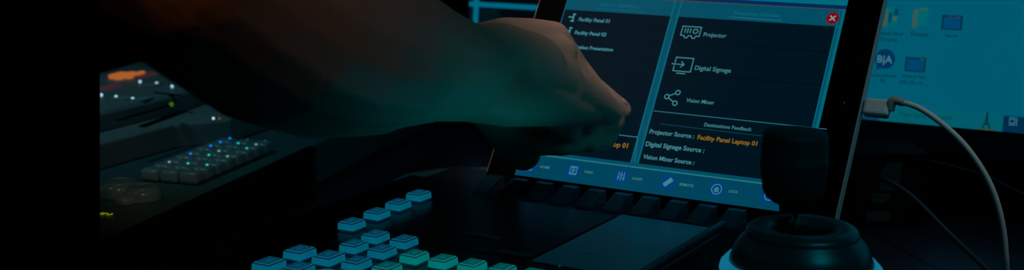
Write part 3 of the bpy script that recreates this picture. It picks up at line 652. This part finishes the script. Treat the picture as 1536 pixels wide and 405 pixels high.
# ================================================================= RIGHT: vented box, cables
vb = at(1334, 290, 0.975); bx_, by_ = vb.x, vb.y
vent = thing('vented_box', 'small black box with slanted grille patches, under the large monitor', 'box', Matrix.Translation((bx_, by_, DESK)))
box('casing', (-0.026, 0.030, 0.0, 0.050, 0.001, 0.056), matte, vent, bev=0.002)
gm = mat('grille_grey', (0.06, 0.10, 0.105), 0.5)
def vl(x, y): r_ = ray(x, y); p = EYE + r_*(by_/r_.y); return p.x-bx_, p.z-DESK
for (xa, xb_, ya, yb_) in ((1319, 1351, 244, 286), (1306, 1334, 289, 304), (1298, 1334, 317, 331)):
    A = vl(xa, yb_); B = vl(xb_, ya); bm = bmesh.new(); n_ = int((B[0]-A[0]+(B[1]-A[1])*0.6)/0.0026)
    for i in range(n_):
        s0 = A[0] - (B[1]-A[1])*0.6 + i*0.0026
        # slanted bar clipped to the patch
        def cl(z): return s0 + (z-A[1])*0.9
        z0, z1 = A[1], B[1]
        za = max(z0, A[1]+(A[0]-s0)/0.9); zb = min(z1, A[1]+(B[0]-s0)/0.9)
        if zb-za < 0.001: continue
        w_ = 0.0011
        vsx = [(cl(za), za), (cl(za)+w_, za), (cl(zb)+w_, zb), (cl(zb), zb)]
        lo = [bm.verts.new((x, -0.0002, z)) for x, z in vsx]; hi = [bm.verts.new((x, -0.0014, z)) for x, z in vsx]
        bm.faces.new(hi)
        for q in range(4): bm.faces.new((lo[q], lo[(q+1) % 4], hi[(q+1) % 4], hi[q]))
    bmesh.ops.recalc_face_normals(bm, faces=bm.faces)
    from_bm('grille', bm, gm, vent)
bc = mat('black_cable', (0.02, 0.03, 0.035), 0.22)
c = tube('black_cable', [at(1322, 268, .955), at(1350, 282, .93), at(1378, 304, .905), at(1420, 347, .87), at(1475, 400, .84), at(1505, 440, .815), hz(1545, 475, -0.2625), hz(1600, 490, -0.2625)], 0.0017, bc, n=12)
tag(c, 'glossy black cable slanting down right from the vented box', 'cable')
c = tube('black_cable', [at(1338, 240, 1.03), at(1352, 236, 1.01), at(1400, 243, 1.0), at(1470, 262, 0.985), at(1536, 292, .955), at(1580, 320, .94), hz(1640, 372, -0.2635)], 0.0012, bc, n=10)
tag(c, 'thin black cable looping right below the large monitor bezel', 'cable')
pl_ = thing('audio_plug', 'small dark plug lying between the tablet edge and the vented box', 'plug', Matrix.Translation(Vector(hz(1276, 306, -0.2610))) @ Matrix.Rotation(-0.2, 4, 'Z'))
bm = bmesh.new(); bm_box(bm, -0.002, 0.010, -0.004, 0.004, -0.004, 0.006, 0.0015); from_bm('body', bm, mat('plug_dark', (0.03, 0.07, 0.08), 0.4), pl_)
bm = bmesh.new(); bm_box(bm, -0.009, -0.002, -0.002, 0.002, 0.001, 0.004, 0.0008); from_bm('tip', bm, metal, pl_)

# office chair far behind the desk
ch = thing('office_chair', 'dark grey office chair in the dark behind the forearm', 'chair', Matrix.Translation((-0.17, 2.35, 0)))
cf = mat('chair_fabric', (0.35, 0.30, 0.34), 0.8, noise=0.2, nscale=60)
bm = bmesh.new(); bm_box(bm, -0.22, 0.22, -0.03, 0.03, 0.60, 1.20, 0.028, 4); from_bm('backrest', bm, cf, ch)
bm = bmesh.new(); bm_box(bm, -0.24, 0.24, -0.50, -0.02, 0.43, 0.50, 0.03, 4); from_bm('seat', bm, cf, ch)
box('back_post', (-0.03, 0.03, 0.0, 0.05, 0.40, 0.75), matte, ch, bev=0.005)
lathe('column', [(0.028, 0.08), (0.028, 0.43), (0, 0.43)], matte, ch, center=(0, -0.25), n=24)
for k in range(5):
    a = k*2*math.pi/5
    e = Vector((math.cos(a)*0.28, -0.25+math.sin(a)*0.28, 0.055)); tube('leg', [(0, -0.25, 0.10), e], 0.016, matte, ch, n=10)
    lathe('caster', [(0, 0.0), (0.024, 0.002), (0.028, 0.028), (0.02, 0.05), (0, 0.056)], matte, ch, center=(e.x, e.y), n=16)

# ================================================================= PERSON: arm and pointing hand
def capsule(bm, p0, p1, r0, r1, n=20):
    p0 = Vector(p0); p1 = Vector(p1); d = p1-p0; L = d.length
    q = d.to_track_quat('Z', 'Y').to_matrix().to_4x4()
    prof = []
    for k in range(0, 7): a = -math.pi/2 + k*math.pi/12; prof.append((r0*math.cos(a), r0*math.sin(a)))
    for k in range(0, 7): a = k*math.pi/12; prof.append((r1*math.cos(a), L+r1*math.sin(a)))
    rings = []
    for r_, z in prof:
        if r_ < 1e-5: rings.append([bm.verts.new(p0 + (q @ Vector((0, 0, z))))])
        else: rings.append([bm.verts.new(p0 + (q @ Vector((r_*math.cos(2*math.pi*i/n), r_*math.sin(2*math.pi*i/n), z)))) for i in range(n)])
    for a, b in zip(rings, rings[1:]):
        for i in range(n):
            j = (i+1) % n
            if len(a) == 1: bm.faces.new((a[0], b[i], b[j]))
            elif len(b) == 1: bm.faces.new((a[j], a[i], b[0]))
            else: bm.faces.new((a[j], a[i], b[i], b[j]))
px = lambda r_, d: r_*d/F       # pixel radius at distance d -> metres
def chain(bm, pts):
    """pts: (x, y, distance, radius in metres)"""
    for a, b in zip(pts, pts[1:]): capsule(bm, at(*a[:3]), at(*b[:3]), a[3], b[3])
HAND = dict(
 forearm=[(706, 112, .755, .0275), (655, 98, .715, .0310), (600, 86, .685, .0370), (545, 74, .655, .0440), (480, 60, .620, .0470), (410, 30, .585, .0480), (340, -15, .550, .0450), (270, -70, .520, .0440)],
 upper=[(270, -70, .520, .0440), (130, -190, .50, .050), (-60, -420, .48, .056)],
 heel=[(706, 112, .755, .0275), (745, 100, .778, .0265), (790, 108, .800, .0250)],
 back=[(715, 85, .775, .0200), (756, 60, .800, .0140), (795, 58, .820, .0130), (830, 56, .843, .0105)],
 back2=[(720, 110, .765, .0230), (780, 85, .805, .0165), (838, 80, .832, .0120)],
 back3=[(720, 125, .760, .0215), (780, 115, .795, .0175), (836, 112, .818, .0125)],
 ulnar=[(715, 135, .755, .0195), (760, 145, .775, .0175), (815, 152, .795, .0135)],
 index=[(832, 60, .845, .0108), (859, 100, .866, .0100), (885, 133, .878, .0098), (912, 153, .889, .0088), (931, 165.5, .8975, .0076)],
 index2=[(830, 80, .838, .0110), (870, 125, .868, .0098)],
 middle=[(834, 86, .832, .0115), (876, 148, .862, .0104), (914, 186, .882, .0094), (906, 207, .880, .0084), (884, 212, .866, .0078)],
 ring=[(838, 112, .820, .0120), (866, 152, .846, .0110), (884, 192, .868, .0096), (866, 212, .866, .0086), (840, 216, .850, .0080)],
 pinky=[(822, 150, .802, .0130), (846, 180, .835, .0108), (852, 200, .852, .0094), (828, 214, .852, .0086), (806, 216, .842, .0078)],
 web1=[(832, 97, .826, .0125), (890, 148, .868, .0110)], web2=[(832, 120, .820, .0145), (888, 150, .860, .0125)],
 web5=[(890, 148, .866, .0115), (916, 180, .878, .0100), (885, 196, .872, .0100)],
 web7=[(765, 116, .780, .0245), (836, 124, .814, .0165)],
 web3=[(812, 140, .800, .0155), (862, 156, .842, .0120)], web4=[(795, 95, .805, .0190), (838, 112, .828, .0130)],
 heelb=[(712, 134, .745, .0190), (760, 149, .755, .0162), (815, 160, .780, .0120), (848, 163, .812, .0110), (884, 166, .848, .0095)],
 web6=[(845, 133, .816, .0145), (890, 156, .855, .0125), (917, 170, .877, .0095)],
 fillB=[(790, 130, .800, .0200), (838, 138, .825, .0140)],
 thumb=[(726, 135, .800, .0180), (756, 184, .840, .0155), (772, 213, .855, .0138), (785, 230, .858, .0116)],
 palm=[(750, 135, .805, .0190), (800, 165, .845, .0130), (840, 180, .860, .0100)])
bm = bmesh.new()
for k_, c_ in HAND.items(): chain(bm, c_)
arm = from_bm('person', bm, skin)
def remesh(o, vox, it, fac=0.5):
    m = o.modifiers.new('r', 'REMESH'); m.mode = 'VOXEL'; m.voxel_size = vox; m.use_smooth_shade = True
    s = o.modifiers.new('s', 'SMOOTH'); s.factor = fac; s.iterations = it
    dg = bpy.context.evaluated_depsgraph_get(); me = bpy.data.meshes.new_from_object(o.evaluated_get(dg)); o.modifiers.clear(); o.data = me
    for p in me.polygons: p.use_smooth = True
remesh(arm, 0.0013, 8)
tag(arm, 'person reaching in from the left with a bare forearm, index finger pointing at the tablet', 'person')
# index fingernail: lies on the back of the last joint
def nail(pa, pb, rad, up):
    A = at(*pa); B = at(*pb); d = (B-A).normalized(); up = (up - d*up.dot(d)).normalized(); s = d.cross(up)
    bm = bmesh.new(); rows = []
    for i in range(7):
        t = i/6; r_ = []
        hw = 0.0046*(1-0.35*(2*t-1)**4)
        for j in range(7):
            a = (j/6-0.5)*2*0.95; r_.append(bm.verts.new(A + d*(t*0.0095) + s*math.sin(a)*rad*1.0*(hw/0.0046) + up*(math.cos(a)*rad + 0.0001)))
        rows.append(r_)
    for a, b in zip(rows, rows[1:]):
        for j in range(6): bm.faces.new((a[j], a[j+1], b[j+1], b[j]))
    o = from_bm('fingernail', bm, nailm, arm, True); m = o.modifiers.new('s', 'SOLIDIFY'); m.thickness = 0.0005; return o
nail((918, 156, .8905), (931, 165.5, .8975), 0.0078, Vector((0.35, 0.1, 0.9)))
